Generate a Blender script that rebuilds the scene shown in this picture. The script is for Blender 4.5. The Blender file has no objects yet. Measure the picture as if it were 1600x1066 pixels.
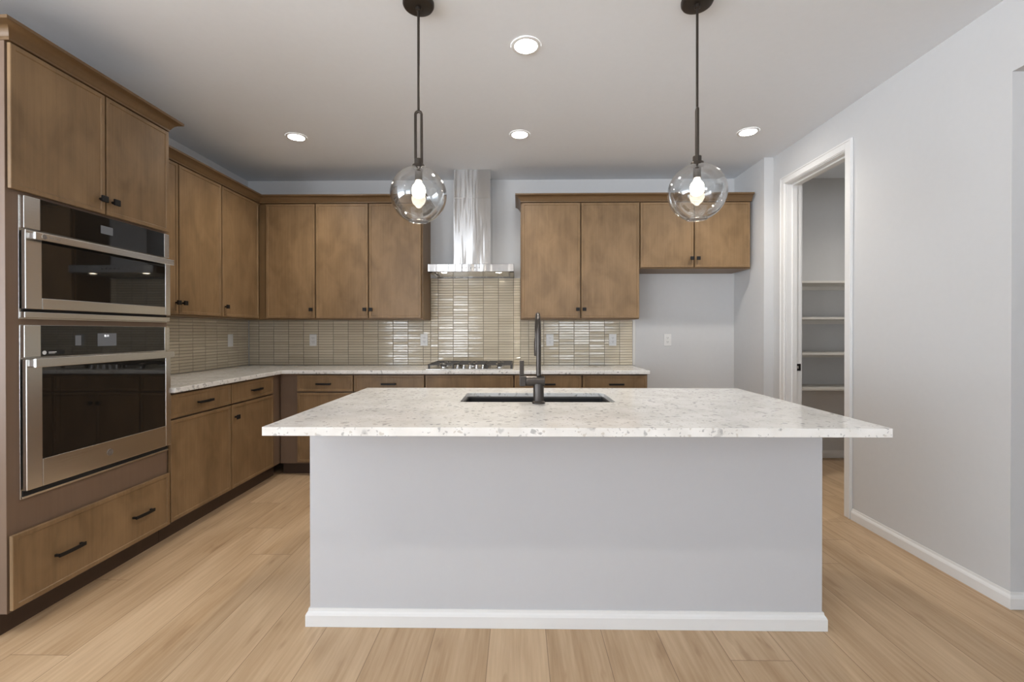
import bpy, bmesh, math, random
from mathutils import Vector, Matrix

random.seed(7)
PI = math.pi
C = bpy.context.scene.collection
SC = bpy.context.scene

# ------------------------------------------------------------------ camera
cam_d = bpy.data.cameras.new('camera'); cam = bpy.data.objects.new('camera', cam_d); C.objects.link(cam)
cam.location = (0, 0, 1.2385)
cam.rotation_euler = (PI / 2 - 0.0041, 0.0004, 0.0144)
cam_d.sensor_fit = 'HORIZONTAL'; cam_d.sensor_width = 36.0
cam_d.lens = 697.97 / 1600 * 36.0
cam_d.shift_y = -11.73 / 1600
cam_d.clip_start = 0.02; cam_d.clip_end = 100
SC.camera = cam

# ------------------------------------------------------------------ light and exposure
SC.view_settings.view_transform = 'Standard'
SC.view_settings.look = 'None'
SC.view_settings.exposure = 0.64
SC.view_settings.gamma = 1.0
SC.view_settings.use_curve_mapping = False
CAN_E = 40.0        # recessed lamp lens emission
CAN_W = 29.0        # recessed lamp beam
BULB_E = 11.0       # pendant bulb emission
HOOD_E = 26.0
SKY = (0.74, 0.87, 1.0); GROUND = (3.3, 3.5, 3.75); SKY_E = 2.6

world = bpy.data.worlds.new('sky'); SC.world = world; world.use_nodes = True
wn = world.node_tree.nodes; bg = wn['Background']
bg.inputs[1].default_value = SKY_E
# daylight outside: blue-white sky above the horizon, ground below brightened to light the ceiling
_tc = wn.new('ShaderNodeTexCoord'); _sp = wn.new('ShaderNodeSeparateXYZ'); _rp = wn.new('ShaderNodeValToRGB')
_mr = wn.new('ShaderNodeMapRange'); _mr.inputs['From Min'].default_value = -1.0; _mr.inputs['From Max'].default_value = 1.0
world.node_tree.links.new(_tc.outputs['Generated'], _sp.inputs[0]); world.node_tree.links.new(_sp.outputs['Z'], _mr.inputs['Value'])
world.node_tree.links.new(_mr.outputs[0], _rp.inputs[0]); world.node_tree.links.new(_rp.outputs[0], bg.inputs[0])
_rp.color_ramp.elements[0].position = 0.47; _rp.color_ramp.elements[0].color = (*GROUND, 1)
_rp.color_ramp.elements[1].position = 0.53; _rp.color_ramp.elements[1].color = (*SKY, 1)

def portal(name, loc, rot, sx, sy):
    d = bpy.data.lights.new(name, 'AREA'); d.shape = 'RECTANGLE'; d.size = sx; d.size_y = sy
    d.cycles.is_portal = True
    o = bpy.data.objects.new(name, d); o.location = loc; o.rotation_euler = rot; C.objects.link(o)

# rear windows of the great room: x0, x1, z0, z1 in the wall at y = REAR
REAR = -5.0
REAR_WIN = [(-6.2, -3.2, 0.3, 2.5), (-2.38, -1.40, 0.08, 2.35), (0.9, 2.9, 0.8, 2.3)]
ADDED_SIDE_WIN = (-4.2, 0.6, 0.3, 2.5)      # y0, y1, z0, z1 in the far left wall; added to light the right wall
LEFTX = -7.0
for i, (x0, x1, z0, z1) in enumerate(REAR_WIN):
    portal('window_daylight', ((x0 + x1) / 2, REAR - 0.02, (z0 + z1) / 2), (PI / 2, 0, 0), x1 - x0, z1 - z0)
portal('added_window_daylight', (LEFTX - 0.02, (ADDED_SIDE_WIN[0] + ADDED_SIDE_WIN[1]) / 2, (ADDED_SIDE_WIN[2] + ADDED_SIDE_WIN[3]) / 2),
       (PI / 2, 0, -PI / 2), ADDED_SIDE_WIN[1] - ADDED_SIDE_WIN[0], ADDED_SIDE_WIN[3] - ADDED_SIDE_WIN[2])

# ------------------------------------------------------------------ materials
def new_mat(name):
    m = bpy.data.materials.new(name); m.use_nodes = True
    nt = m.node_tree
    return m, nt, nt.nodes['Principled BSDF']

def plain(name, col, rough=0.5, metal=0.0, spec=0.5, coat=0.0, noise=0.0, nscale=30.0, bump=0.0, bscale=200.0):
    m, nt, b = new_mat(name)
    b.inputs['Base Color'].default_value = (*col, 1)
    b.inputs['Roughness'].default_value = rough
    b.inputs['Metallic'].default_value = metal
    b.inputs['Specular IOR Level'].default_value = spec
    b.inputs['Coat Weight'].default_value = coat
    b.inputs['Coat Roughness'].default_value = 0.05
    tc = nt.nodes.new('ShaderNodeTexCoord')
    n = nt.nodes.new('ShaderNodeTexNoise'); n.inputs['Scale'].default_value = nscale
    nt.links.new(tc.outputs['Object'], n.inputs['Vector'])
    if noise > 0:
        r = nt.nodes.new('ShaderNodeMapRange')
        r.inputs['To Min'].default_value = 1 - noise; r.inputs['To Max'].default_value = 1 + noise
        nt.links.new(n.outputs['Fac'], r.inputs['Value'])
        v = nt.nodes.new('ShaderNodeVectorMath'); v.operation = 'SCALE'
        v.inputs[0].default_value = col
        nt.links.new(r.outputs['Result'], v.inputs['Scale'])
        nt.links.new(v.outputs['Vector'], b.inputs['Base Color'])
    if bump > 0:
        n2 = nt.nodes.new('ShaderNodeTexNoise'); n2.inputs['Scale'].default_value = bscale
        nt.links.new(tc.outputs['Object'], n2.inputs['Vector'])
        bp = nt.nodes.new('ShaderNodeBump'); bp.inputs['Strength'].default_value = bump; bp.inputs['Distance'].default_value = 0.002
        nt.links.new(n2.outputs['Fac'], bp.inputs['Height'])
        nt.links.new(bp.outputs['Normal'], b.inputs['Normal'])
    return m

def emitter(name, col, e):
    m, nt, b = new_mat(name)
    b.inputs['Base Color'].default_value = (0.8, 0.8, 0.8, 1)
    b.inputs['Emission Color'].default_value = (*col, 1)
    b.inputs['Emission Strength'].default_value = e
    return m

def wood(name, c0, c1, blot=0.22, rough=0.42):
    """Stained maple: blotchy stain with faint vertical grain; every board shifted at random."""
    m, nt, b = new_mat(name); N, L = nt.nodes, nt.links
    tc = N.new('ShaderNodeTexCoord'); oi = N.new('ShaderNodeObjectInfo')
    sh = N.new('ShaderNodeVectorMath'); sh.operation = 'SCALE'; sh.inputs[0].default_value = (13.0, 7.0, 5.0)
    L.new(oi.outputs['Random'], sh.inputs['Scale'])
    ad = N.new('ShaderNodeVectorMath'); ad.operation = 'ADD'
    L.new(tc.outputs['Object'], ad.inputs[0]); L.new(sh.outputs['Vector'], ad.inputs[1])
    mp = N.new('ShaderNodeMapping'); mp.inputs['Scale'].default_value = (1, 1, 0.55); L.new(ad.outputs['Vector'], mp.inputs['Vector'])
    n1 = N.new('ShaderNodeTexNoise'); n1.inputs['Scale'].default_value = 7.5; n1.inputs['Detail'].default_value = 6; n1.inputs['Distortion'].default_value = 0.5
    L.new(mp.outputs['Vector'], n1.inputs['Vector'])
    mg = N.new('ShaderNodeMapping'); mg.inputs['Scale'].default_value = (90, 90, 2.5); L.new(ad.outputs['Vector'], mg.inputs['Vector'])
    n2 = N.new('ShaderNodeTexNoise'); n2.inputs['Scale'].default_value = 1.0; n2.inputs['Detail'].default_value = 3
    L.new(mg.outputs['Vector'], n2.inputs['Vector'])
    s1 = N.new('ShaderNodeMath'); s1.operation = 'MULTIPLY_ADD'; s1.inputs[1].default_value = blot * 4; s1.inputs[2].default_value = 0.5 - blot * 2
    L.new(n1.outputs['Fac'], s1.inputs[0])
    s2 = N.new('ShaderNodeMath'); s2.operation = 'MULTIPLY_ADD'; s2.inputs[1].default_value = 0.45
    L.new(n2.outputs['Fac'], s2.inputs[0])
    s3 = N.new('ShaderNodeMath'); s3.operation = 'SUBTRACT'; s3.inputs[1].default_value = 0.225
    L.new(s1.outputs[0], s2.inputs[2]); L.new(s2.outputs[0], s3.inputs[0])
    mx = N.new('ShaderNodeMix'); mx.data_type = 'RGBA'
    mx.inputs[6].default_value = (*c0, 1); mx.inputs[7].default_value = (*c1, 1)
    L.new(s3.outputs[0], mx.inputs[0]); L.new(mx.outputs[2], b.inputs['Base Color'])
    b.inputs['Roughness'].default_value = rough
    b.inputs['Specular IOR Level'].default_value = 0.4
    return m

def floor_mat():
    m, nt, b = new_mat('oak_planks'); N, L = nt.nodes, nt.links
    W, LEN = 0.229, 1.52
    tc = N.new('ShaderNodeTexCoord'); sp = N.new('ShaderNodeSeparateXYZ'); L.new(tc.outputs['Object'], sp.inputs[0])
    def M(op, a, bb=None, c=None):
        n = N.new('ShaderNodeMath'); n.operation = op
        for i, v in enumerate((a, bb, c)):
            if v is None: continue
            if hasattr(v, 'is_linked'): L.new(v, n.inputs[i])
            else: n.inputs[i].default_value = v
        return n.outputs[0]
    xs = M('DIVIDE', M('ADD', sp.outputs['X'], 20.04), W)
    row = M('FLOOR', xs); fx = M('FRACT', xs)
    wn1 = N.new('ShaderNodeTexWhiteNoise'); wn1.noise_dimensions = '1D'; L.new(row, wn1.inputs['W'])
    ys = M('ADD', M('DIVIDE', M('ADD', sp.outputs['Y'], 30.0), LEN), wn1.outputs['Value'])
    col = M('FLOOR', ys); fy = M('FRACT', ys)
    cid = M('MULTIPLY_ADD', row, 17.31, col)
    wn2 = N.new('ShaderNodeTexWhiteNoise'); wn2.noise_dimensions = '1D'; L.new(cid, wn2.inputs['W'])
    cmb = N.new('ShaderNodeCombineXYZ')
    L.new(M('ADD', sp.outputs['X'], M('MULTIPLY', wn2.outputs['Value'], 9.0)), cmb.inputs[0])
    L.new(M('ADD', sp.outputs['Y'], M('MULTIPLY', wn2.outputs['Value'], 31.0)), cmb.inputs[1])
    mp = N.new('ShaderNodeMapping'); mp.inputs['Scale'].default_value = (9, 1.1, 1); L.new(cmb.outputs[0], mp.inputs[0])
    n1 = N.new('ShaderNodeTexNoise'); n1.inputs['Scale'].default_value = 1.0; n1.inputs['Detail'].default_value = 5; n1.inputs['Distortion'].default_value = 0.6
    L.new(mp.outputs[0], n1.inputs['Vector'])
    mp2 = N.new('ShaderNodeMapping'); mp2.inputs['Scale'].default_value = (70, 3.5, 1); L.new(cmb.outputs[0], mp2.inputs[0])
    n2 = N.new('ShaderNodeTexNoise'); n2.inputs['Scale'].default_value = 1.0; n2.inputs['Detail'].default_value = 4
    L.new(mp2.outputs[0], n2.inputs['Vector'])
    mp3 = N.new('ShaderNodeMapping'); mp3.inputs['Scale'].default_value = (16, 3.4, 1); L.new(cmb.outputs[0], mp3.inputs[0])
    n3 = N.new('ShaderNodeTexNoise'); n3.inputs['Scale'].default_value = 1.0; n3.inputs['Detail'].default_value = 3
    L.new(mp3.outputs[0], n3.inputs['Vector'])
    v = M('ADD', M('MULTIPLY', n1.outputs['Fac'], 0.9), M('MULTIPLY', n2.outputs['Fac'], 0.75))
    v = M('ADD', v, M('MULTIPLY', wn2.outputs['Value'], 0.22))
    v = M('SUBTRACT', v, 0.45)
    ramp = N.new('ShaderNodeValToRGB')
    ramp.color_ramp.elements[0].position = 0.15; ramp.color_ramp.elements[0].color = (0.400, 0.264, 0.147, 1)
    ramp.color_ramp.elements[1].position = 0.80; ramp.color_ramp.elements[1].color = (0.625, 0.458, 0.296, 1)
    L.new(v, ramp.inputs[0])
    # darker mineral streaks
    st = N.new('ShaderNodeMapRange'); st.inputs['From Min'].default_value = 0.62; st.inputs['From Max'].default_value = 0.76
    L.new(n3.outputs['Fac'], st.inputs['Value'])
    mx = N.new('ShaderNodeMix'); mx.data_type = 'RGBA'; L.new(M('MULTIPLY', st.outputs[0], 0.6), mx.inputs[0])
    L.new(ramp.outputs[0], mx.inputs[6]); mx.inputs[7].default_value = (0.27, 0.155, 0.078, 1)
    ex = M('LESS_THAN', M('MINIMUM', fx, M('SUBTRACT', 1.0, fx)), 0.006)
    ey = M('LESS_THAN', M('MINIMUM', fy, M('SUBTRACT', 1.0, fy)), 0.0009)
    seam = M('MAXIMUM', ex, ey)
    mx2 = N.new('ShaderNodeMix'); mx2.data_type = 'RGBA'; L.new(M('MULTIPLY', seam, 0.7), mx2.inputs[0])
    L.new(mx.outputs[2], mx2.inputs[6]); mx2.inputs[7].default_value = (0.16, 0.095, 0.05, 1)
    L.new(mx2.outputs[2], b.inputs['Base Color'])
    b.inputs['Roughness'].default_value = 0.42; b.inputs['Specular IOR Level'].default_value = 0.4
    bp = N.new('ShaderNodeBump'); bp.inputs['Strength'].default_value = 0.12; bp.inputs['Distance'].default_value = 0.002
    L.new(M('SUBTRACT', n2.outputs['Fac'], M('MULTIPLY', seam, 1.5)), bp.inputs['Height']); L.new(bp.outputs['Normal'], b.inputs['Normal'])
    return m

def quartz_mat():
    m, nt, b = new_mat('speckled_quartz'); N, L = nt.nodes, nt.links
    tc = N.new('ShaderNodeTexCoord')
    dn = N.new('ShaderNodeTexNoise'); dn.inputs['Scale'].default_value = 40; dn.inputs['Detail'].default_value = 2; L.new(tc.outputs['Object'], dn.inputs['Vector'])
    dv = N.new('ShaderNodeVectorMath'); dv.operation = 'MULTIPLY_ADD'; dv.inputs[1].default_value = (0.035, 0.035, 0.035)
    L.new(dn.outputs['Color'], dv.inputs[0]); L.new(tc.outputs['Object'], dv.inputs[2])
    base = N.new('ShaderNodeTexNoise'); base.inputs['Scale'].default_value = 9; base.inputs['Detail'].default_value = 5; L.new(tc.outputs['Object'], base.inputs['Vector'])
    r0 = N.new('ShaderNodeValToRGB'); r0.color_ramp.elements[0].position = 0.32; r0.color_ramp.elements[0].color = (0.72, 0.71, 0.685, 1)
    r0.color_ramp.elements[1].position = 0.66; r0.color_ramp.elements[1].color = (0.85, 0.845, 0.83, 1)
    L.new(base.outputs['Fac'], r0.inputs[0])
    cur = r0.outputs[0]
    for sc, thr, keep, colr, amt in ((19, 0.16, 0.40, (0.50, 0.495, 0.485), 0.75), (34, 0.20, 0.42, (0.40, 0.40, 0.40), 0.85), (50, 0.20, 0.34, (0.52, 0.485, 0.43), 0.65), (90, 0.22, 0.22, (0.34, 0.34, 0.34), 0.6)):
        vo = N.new('ShaderNodeTexVoronoi'); vo.inputs['Scale'].default_value = sc; L.new(dv.outputs['Vector'], vo.inputs['Vector'])
        mr = N.new('ShaderNodeMapRange'); mr.inputs['From Min'].default_value = thr + 0.12; mr.inputs['From Max'].default_value = thr
        L.new(vo.outputs['Distance'], mr.inputs['Value'])
        sx = N.new('ShaderNodeSeparateColor'); L.new(vo.outputs['Color'], sx.inputs[0])
        lt = N.new('ShaderNodeMath'); lt.operation = 'LESS_THAN'; lt.inputs[1].default_value = keep; L.new(sx.outputs[0], lt.inputs[0])
        mu = N.new('ShaderNodeMath'); mu.operation = 'MULTIPLY'; L.new(mr.outputs[0], mu.inputs[0]); L.new(lt.outputs[0], mu.inputs[1])
        m2 = N.new('ShaderNodeMath'); m2.operation = 'MULTIPLY'; m2.inputs[1].default_value = amt; L.new(mu.outputs[0], m2.inputs[0])
        mx = N.new('ShaderNodeMix'); mx.data_type = 'RGBA'; L.new(m2.outputs[0], mx.inputs[0]); L.new(cur, mx.inputs[6]); mx.inputs[7].default_value = (*colr, 1)
        cur = mx.outputs[2]
    L.new(cur, b.inputs['Base Color'])
    b.inputs['Roughness'].default_value = 0.10; b.inputs['Specular IOR Level'].default_value = 0.5
    return m

def tile_mat():
    m, nt, b = new_mat('glazed_tile'); N, L = nt.nodes, nt.links
    at = N.new('ShaderNodeAttribute'); at.attribute_name = 'tile_tone'
    mx = N.new('ShaderNodeMix'); mx.data_type = 'RGBA'
    mx.inputs[6].default_value = (0.60, 0.525, 0.395, 1); mx.inputs[7].default_value = (0.69, 0.615, 0.48, 1)
    L.new(at.outputs['Fac'], mx.inputs[0])
    tc = N.new('ShaderNodeTexCoord'); n = N.new('ShaderNodeTexNoise'); n.inputs['Scale'].default_value = 26; L.new(tc.outputs['Object'], n.inputs['Vector'])
    L.new(mx.outputs[2], b.inputs['Base Color'])
    b.inputs['Roughness'].default_value = 0.09; b.inputs['Specular IOR Level'].default_value = 0.55
    bp = N.new('ShaderNodeBump'); bp.inputs['Strength'].default_value = 0.25; bp.inputs['Distance'].default_value = 0.003
    L.new(n.outputs['Fac'], bp.inputs['Height']); L.new(bp.outputs['Normal'], b.inputs['Normal'])
    return m

def steel(name, col, rough, stretch, aniso=0.0, arot=0.0, bst=0.04, bdist=0.0006):
    m, nt, b = new_mat(name); N, L = nt.nodes, nt.links
    b.inputs['Base Color'].default_value = (*col, 1); b.inputs['Metallic'].default_value = 1.0
    tc = N.new('ShaderNodeTexCoord'); mp = N.new('ShaderNodeMapping'); mp.inputs['Scale'].default_value = stretch
    L.new(tc.outputs['Object'], mp.inputs[0])
    if aniso:
        tg = N.new('ShaderNodeTangent'); tg.direction_type = 'RADIAL'; tg.axis = 'Z'; L.new(tg.outputs[0], b.inputs['Tangent'])
        b.inputs['Anisotropic'].default_value = aniso; b.inputs['Anisotropic Rotation'].default_value = arot
    n = N.new('ShaderNodeTexNoise'); n.inputs['Scale'].default_value = 1.0; n.inputs['Detail'].default_value = 2; L.new(mp.outputs[0], n.inputs['Vector'])
    mr = N.new('ShaderNodeMapRange'); mr.inputs['To Min'].default_value = rough * 0.8; mr.inputs['To Max'].default_value = rough * 1.25
    L.new(n.outputs['Fac'], mr.inputs['Value']); L.new(mr.outputs[0], b.inputs['Roughness'])
    bp = N.new('ShaderNodeBump'); bp.inputs['Strength'].default_value = bst; bp.inputs['Distance'].default_value = bdist
    L.new(n.outputs['Fac'], bp.inputs['Height']); L.new(bp.outputs['Normal'], b.inputs['Normal'])
    return m

def glass_mat():
    m = bpy.data.materials.new('clear_glass'); m.use_nodes = True; nt = m.node_tree; N, L = nt.nodes, nt.links
    N.clear()
    out = N.new('ShaderNodeOutputMaterial'); mix = N.new('ShaderNodeMixShader'); tr = N.new('ShaderNodeBsdfTransparent'); gl = N.new('ShaderNodeBsdfGlossy')
    tr.inputs[0].default_value = (0.965, 0.97, 0.97, 1); gl.inputs['Roughness'].default_value = 0.0
    lw = N.new('ShaderNodeLayerWeight'); lw.inputs['Blend'].default_value = 0.5
    pw = N.new('ShaderNodeMath'); pw.operation = 'POWER'; pw.inputs[1].default_value = 1.8; L.new(lw.outputs['Facing'], pw.inputs[0])
    ma = N.new('ShaderNodeMath'); ma.operation = 'MULTIPLY_ADD'; ma.inputs[1].default_value = 0.9; ma.inputs[2].default_value = 0.045; L.new(pw.outputs[0], ma.inputs[0])
    L.new(ma.outputs[0], mix.inputs[0]); L.new(tr.outputs[0], mix.inputs[1]); L.new(gl.outputs[0], mix.inputs[2]); L.new(mix.outputs[0], out.inputs[0])
    return m

M_WALL = plain('grey_wall_paint', (0.62, 0.625, 0.632), 0.85, spec=0.15, noise=0.015, bump=0.06, bscale=160)
M_CEIL = plain('ceiling_paint', (0.80, 0.835, 0.88), 0.9, spec=0.1, noise=0.015, bump=0.06, bscale=120)
M_TRIM = plain('white_trim_paint', (0.78, 0.78, 0.775), 0.4, spec=0.4, noise=0.01)
M_ISLAND = plain('island_paint', (0.565, 0.57, 0.59), 0.75, spec=0.2, noise=0.01, bump=0.05, bscale=150)
M_SHELF = plain('shelf_paint', (0.74, 0.72, 0.68), 0.5, noise=0.02)
M_FLOOR = floor_mat()
M_WOOD = wood('stained_maple', (0.135, 0.081, 0.037), (0.325, 0.208, 0.107), blot=0.30)
M_WOODF = wood('stained_maple_frame', (0.160, 0.104, 0.070), (0.210, 0.141, 0.098), blot=0.10)
M_CROWN = wood('stained_maple_crown', (0.125, 0.072, 0.033), (0.195, 0.120, 0.058), blot=0.10, rough=0.35)
M_SIDE = wood('stained_maple_side', (0.145, 0.084, 0.038), (0.235, 0.145, 0.070), blot=0.14)
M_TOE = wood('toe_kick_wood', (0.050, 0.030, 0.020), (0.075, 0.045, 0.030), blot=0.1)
M_QUARTZ = quartz_mat()
M_TILE = tile_mat()
M_GROUT = plain('tile_grout', (0.15, 0.14, 0.12), 0.9, noise=0.05)
M_EDGE = plain('edge_trim_white', (0.74, 0.73, 0.70), 0.4, noise=0.01)
M_STEEL = steel('brushed_steel', (0.72, 0.71, 0.69), 0.24, (3, 3, 260))
M_STEELV = steel('brushed_steel_hood', (0.60, 0.60, 0.60), 0.155, (11, 11, 1.3), 1.0, 0.25, 0.25, 0.02)
M_SIRON = plain('cast_iron', (0.06, 0.056, 0.052), 0.45, noise=0.1)
M_BLACK = plain('black_hardware', (0.009, 0.008, 0.008), 0.5, spec=0.3, noise=0.1)
M_BGLASS = plain('black_glass', (0.012, 0.011, 0.010), 0.03, spec=0.75, noise=0.02)
M_DARK = plain('dark_gap', (0.01, 0.01, 0.01), 0.8, noise=0.05)
M_CAVITY = plain('oven_cavity', (0.035, 0.034, 0.033), 0.35, noise=0.1)
M_BRONZE = plain('bronze_metal', (0.060, 0.050, 0.042), 0.34, metal=0.75, noise=0.05)
M_GUN = plain('gunmetal', (0.070, 0.061, 0.055), 0.30, metal=0.8, noise=0.03)
M_SINK = plain('black_composite', (0.012, 0.012, 0.0125), 0.45, noise=0.15, nscale=300)
M_PLATE = plain('white_plastic', (0.76, 0.76, 0.75), 0.35, noise=0.01)
M_SLOT = plain('outlet_slot', (0.10, 0.10, 0.10), 0.6, noise=0.05)
M_GLASS = glass_mat()
M_CAN = emitter('lamp_lens', (1.0, 0.94, 0.86), CAN_E)
M_BULB = emitter('bulb_glow', (1.0, 0.88, 0.72), BULB_E)
M_HOODL = emitter('hood_lens', (1.0, 0.86, 0.66), HOOD_E)
M_SCREEN = emitter('grey_screen', (0.62, 0.66, 0.70), 0.05)
M_SCREEN.node_tree.nodes['Principled BSDF'].inputs['Base Color'].default_value = (0.08, 0.08, 0.085, 1)
M_DIGIT = emitter('lit_digits', (0.95, 0.97, 1.0), 0.9)
M_PRINT = plain('white_print', (0.75, 0.75, 0.75), 0.5, noise=0.01)
M_BADGE = plain('badge_metal', (0.34, 0.32, 0.30), 0.30, metal=0.9, noise=0.02)

# ------------------------------------------------------------------ mesh helpers
class MB:
    def __init__(s): s.v = []; s.f = []; s.smooth = False
    def add(s, vs, fs):
        n = len(s.v); s.v += [tuple(p) for p in vs]; s.f += [tuple(i + n for i in f) for f in fs]; return s
    def box(s, x0, x1, y0, y1, z0, z1):
        x0, x1 = min(x0, x1), max(x0, x1); y0, y1 = min(y0, y1), max(y0, y1); z0, z1 = min(z0, z1), max(z0, z1)
        return s.add([(x0, y0, z0), (x1, y0, z0), (x1, y1, z0), (x0, y1, z0), (x0, y0, z1), (x1, y0, z1), (x1, y1, z1), (x0, y1, z1)],
                     [(0, 3, 2, 1), (4, 5, 6, 7), (0, 1, 5, 4), (1, 2, 6, 5), (2, 3, 7, 6), (3, 0, 4, 7)])
    def cyl(s, p0, p1, r0, r1=None, n=20):
        r1 = r0 if r1 is None else r1
        p0, p1 = Vector(p0), Vector(p1); d = (p1 - p0).normalized()
        a = d.orthogonal().normalized(); b = d.cross(a)
        vs = [p0 + (a * math.cos(2 * PI * i / n) + b * math.sin(2 * PI * i / n)) * r0 for i in range(n)]
        vs += [p1 + (a * math.cos(2 * PI * i / n) + b * math.sin(2 * PI * i / n)) * r1 for i in range(n)]
        fs = [(i, (i + 1) % n, n + (i + 1) % n, n + i) for i in range(n)] + [tuple(range(n))[::-1], tuple(range(n, 2 * n))]
        return s.add(vs, fs)
    def lathe(s, prof, c, axis='z', n=32, cap=True):
        """prof: (radius, height) pairs turned around an axis through c."""
        cx, cy, cz = c; vs = []
        for r, h in prof:
            for i in range(n):
                a = 2 * PI * i / n; u, w = r * math.cos(a), r * math.sin(a)
                vs.append({'z': (cx + u, cy + w, cz + h), 'x': (cx + h, cy + u, cz + w), 'y': (cx + u, cy + h, cz + w)}[axis])
        fs = []
        for k in range(len(prof) - 1):
            for i in range(n):
                j = (i + 1) % n; fs.append((k * n + i, k * n + j, (k + 1) * n + j, (k + 1) * n + i))
        if cap: fs += [tuple(range(n))[::-1], tuple(range((len(prof) - 1) * n, len(prof) * n))]
        return s.add(vs, fs)
    def tube(s, pts, r, n=12, closed=False):
        pts = [Vector(p) for p in pts]; m = len(pts); vs = []; ref = None
        for k, p in enumerate(pts):
            a = pts[(k - 1) % m] if (closed or k > 0) else p
            b = pts[(k + 1) % m] if (closed or k < m - 1) else p
            d = (b - a).normalized()
            if ref is None: ref = d.orthogonal().normalized()
            ref = (ref - d * ref.dot(d)).normalized(); w = d.cross(ref)
            vs += [p + (ref * math.cos(2 * PI * i / n) + w * math.sin(2 * PI * i / n)) * r for i in range(n)]
        fs = []
        for k in range(m if closed else m - 1):
            for i in range(n):
                j = (i + 1) % n; k2 = (k + 1) % m
                fs.append((k * n + i, k * n + j, k2 * n + j, k2 * n + i))
        if not closed: fs += [tuple(range(n))[::-1], tuple(range((m - 1) * n, m * n))]
        return s.add(vs, fs)
    def prism(s, poly, axis, a, b):
        """poly: 2-D outline in the two other axes, extruded from a to b along axis."""
        n = len(poly)
        f = {'x': lambda p, t: (t, p[0], p[1]), 'y': lambda p, t: (p[0], t, p[1]), 'z': lambda p, t: (p[0], p[1], t)}[axis]
        return s.add([f(p, a) for p in poly] + [f(p, b) for p in poly],
                     [tuple(range(n))[::-1], tuple(range(n, 2 * n))] + [(i, (i + 1) % n, n + (i + 1) % n, n + i) for i in range(n)])
    def sweep(s, path, prof):
        """Mitred moulding: path of (x, y), prof of (offset to the right of travel, z), closed outline."""
        m = len(path); n = len(prof); vs = []
        P = [Vector((p[0], p[1])) for p in path]
        def nrm(a, b): d = (b - a).normalized(); return Vector((d.y, -d.x))
        for k in range(m):
            if k == 0: q = nrm(P[0], P[1])
            elif k == m - 1: q = nrm(P[m - 2], P[m - 1])
            else:
                a, b = nrm(P[k - 1], P[k]), nrm(P[k], P[k + 1]); q = (a + b) / (1 + a.dot(b))
            vs += [(P[k].x + q.x * o, P[k].y + q.y * o, z) for o, z in prof]
        fs = [tuple(range(n)), tuple(range((m - 1) * n, m * n))[::-1]]
        for k in range(m - 1):
            for i in range(n):
                j = (i + 1) % n; fs.append((k * n + i, k * n + j, (k + 1) * n + j, (k + 1) * n + i))
        return s.add(vs, fs)
    def build(s, name, mat, parent=None, bevel=0.0, smooth=False, seg=2, origin=None):
        off = Vector(parent['_at']) if parent is not None and '_at' in parent else Vector((0, 0, 0))
        if origin is not None: off = Vector(origin)
        me = bpy.data.meshes.new(name)
        me.from_pydata([tuple(Vector(p) - off) for p in s.v], [], s.f); me.update()
        bm = bmesh.new(); bm.from_mesh(me); bmesh.ops.recalc_face_normals(bm, faces=bm.faces); bm.to_mesh(me); bm.free()
        if smooth:
            for p in me.polygons: p.use_smooth = True
            try: me.set_sharp_from_angle(angle=math.radians(40))
            except Exception: pass
        me.materials.append(mat)
        o = bpy.data.objects.new(name, me); C.objects.link(o)
        if parent is not None:
            o.parent = parent; o['_at'] = tuple(off)
        else:
            o.location = off; o['_at'] = tuple(off)
        if bevel > 0:
            md = o.modifiers.new('edge', 'BEVEL'); md.width = bevel; md.segments = seg; md.limit_method = 'ANGLE'; md.angle_limit = math.radians(40)
        return o

def thing(name, label, cat, at, group=None):
    o = bpy.data.objects.new(name, None); C.objects.link(o); o.location = at; o.empty_display_size = 0.05
    o['label'] = label; o['category'] = cat; o['_at'] = tuple(at)
    if group: o['group'] = group
    return o

def tag(o, label, cat, group=None):
    o['label'] = label; o['category'] = cat
    if group: o['group'] = group
    return o

def struct(name, mb, mat, parent=None, bevel=0.0):
    o = mb.build(name, mat, parent, bevel)
    if parent is None: o['kind'] = 'structure'
    return o

def text(body, size, loc, mat, parent, name='lettering'):
    """Lettering facing +X (read along +Y)."""
    cu = bpy.data.curves.new(name, 'FONT'); cu.body = body; cu.size = size; cu.extrude = 0.0004
    cu.align_x = 'LEFT'; cu.align_y = 'CENTER'; cu.materials.append(mat)
    tmp = bpy.data.objects.new('lettering_outline', cu); C.objects.link(tmp)
    bpy.context.view_layer.update()
    me = bpy.data.meshes.new_from_object(tmp.evaluated_get(bpy.context.evaluated_depsgraph_get()))
    bpy.data.objects.remove(tmp)
    me.transform(Matrix.Translation(Vector(loc) - Vector(parent['_at'])) @ Matrix(((0, 0, 1, 0), (1, 0, 0, 0), (0, 1, 0, 0), (0, 0, 0, 1))))
    me.materials.clear(); me.materials.append(mat)
    o = bpy.data.objects.new(name, me); C.objects.link(o); o.parent = parent; return o

# ------------------------------------------------------------------ room dimensions
XL, XR, YB, ZC = -2.6945, 2.200, 4.4218, 2.740
XT, XTC = -2.038, -2.058          # left run: door face, cabinet face
XU, XUC = -2.3575, -2.3775        # left upper cabinets
YU, YUC = 4.040, 4.060            # rear upper cabinets
YF, YFC = 3.800, 3.820            # rear base cabinets
ZU0, ZU1 = 1.362, 2.4075

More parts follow.
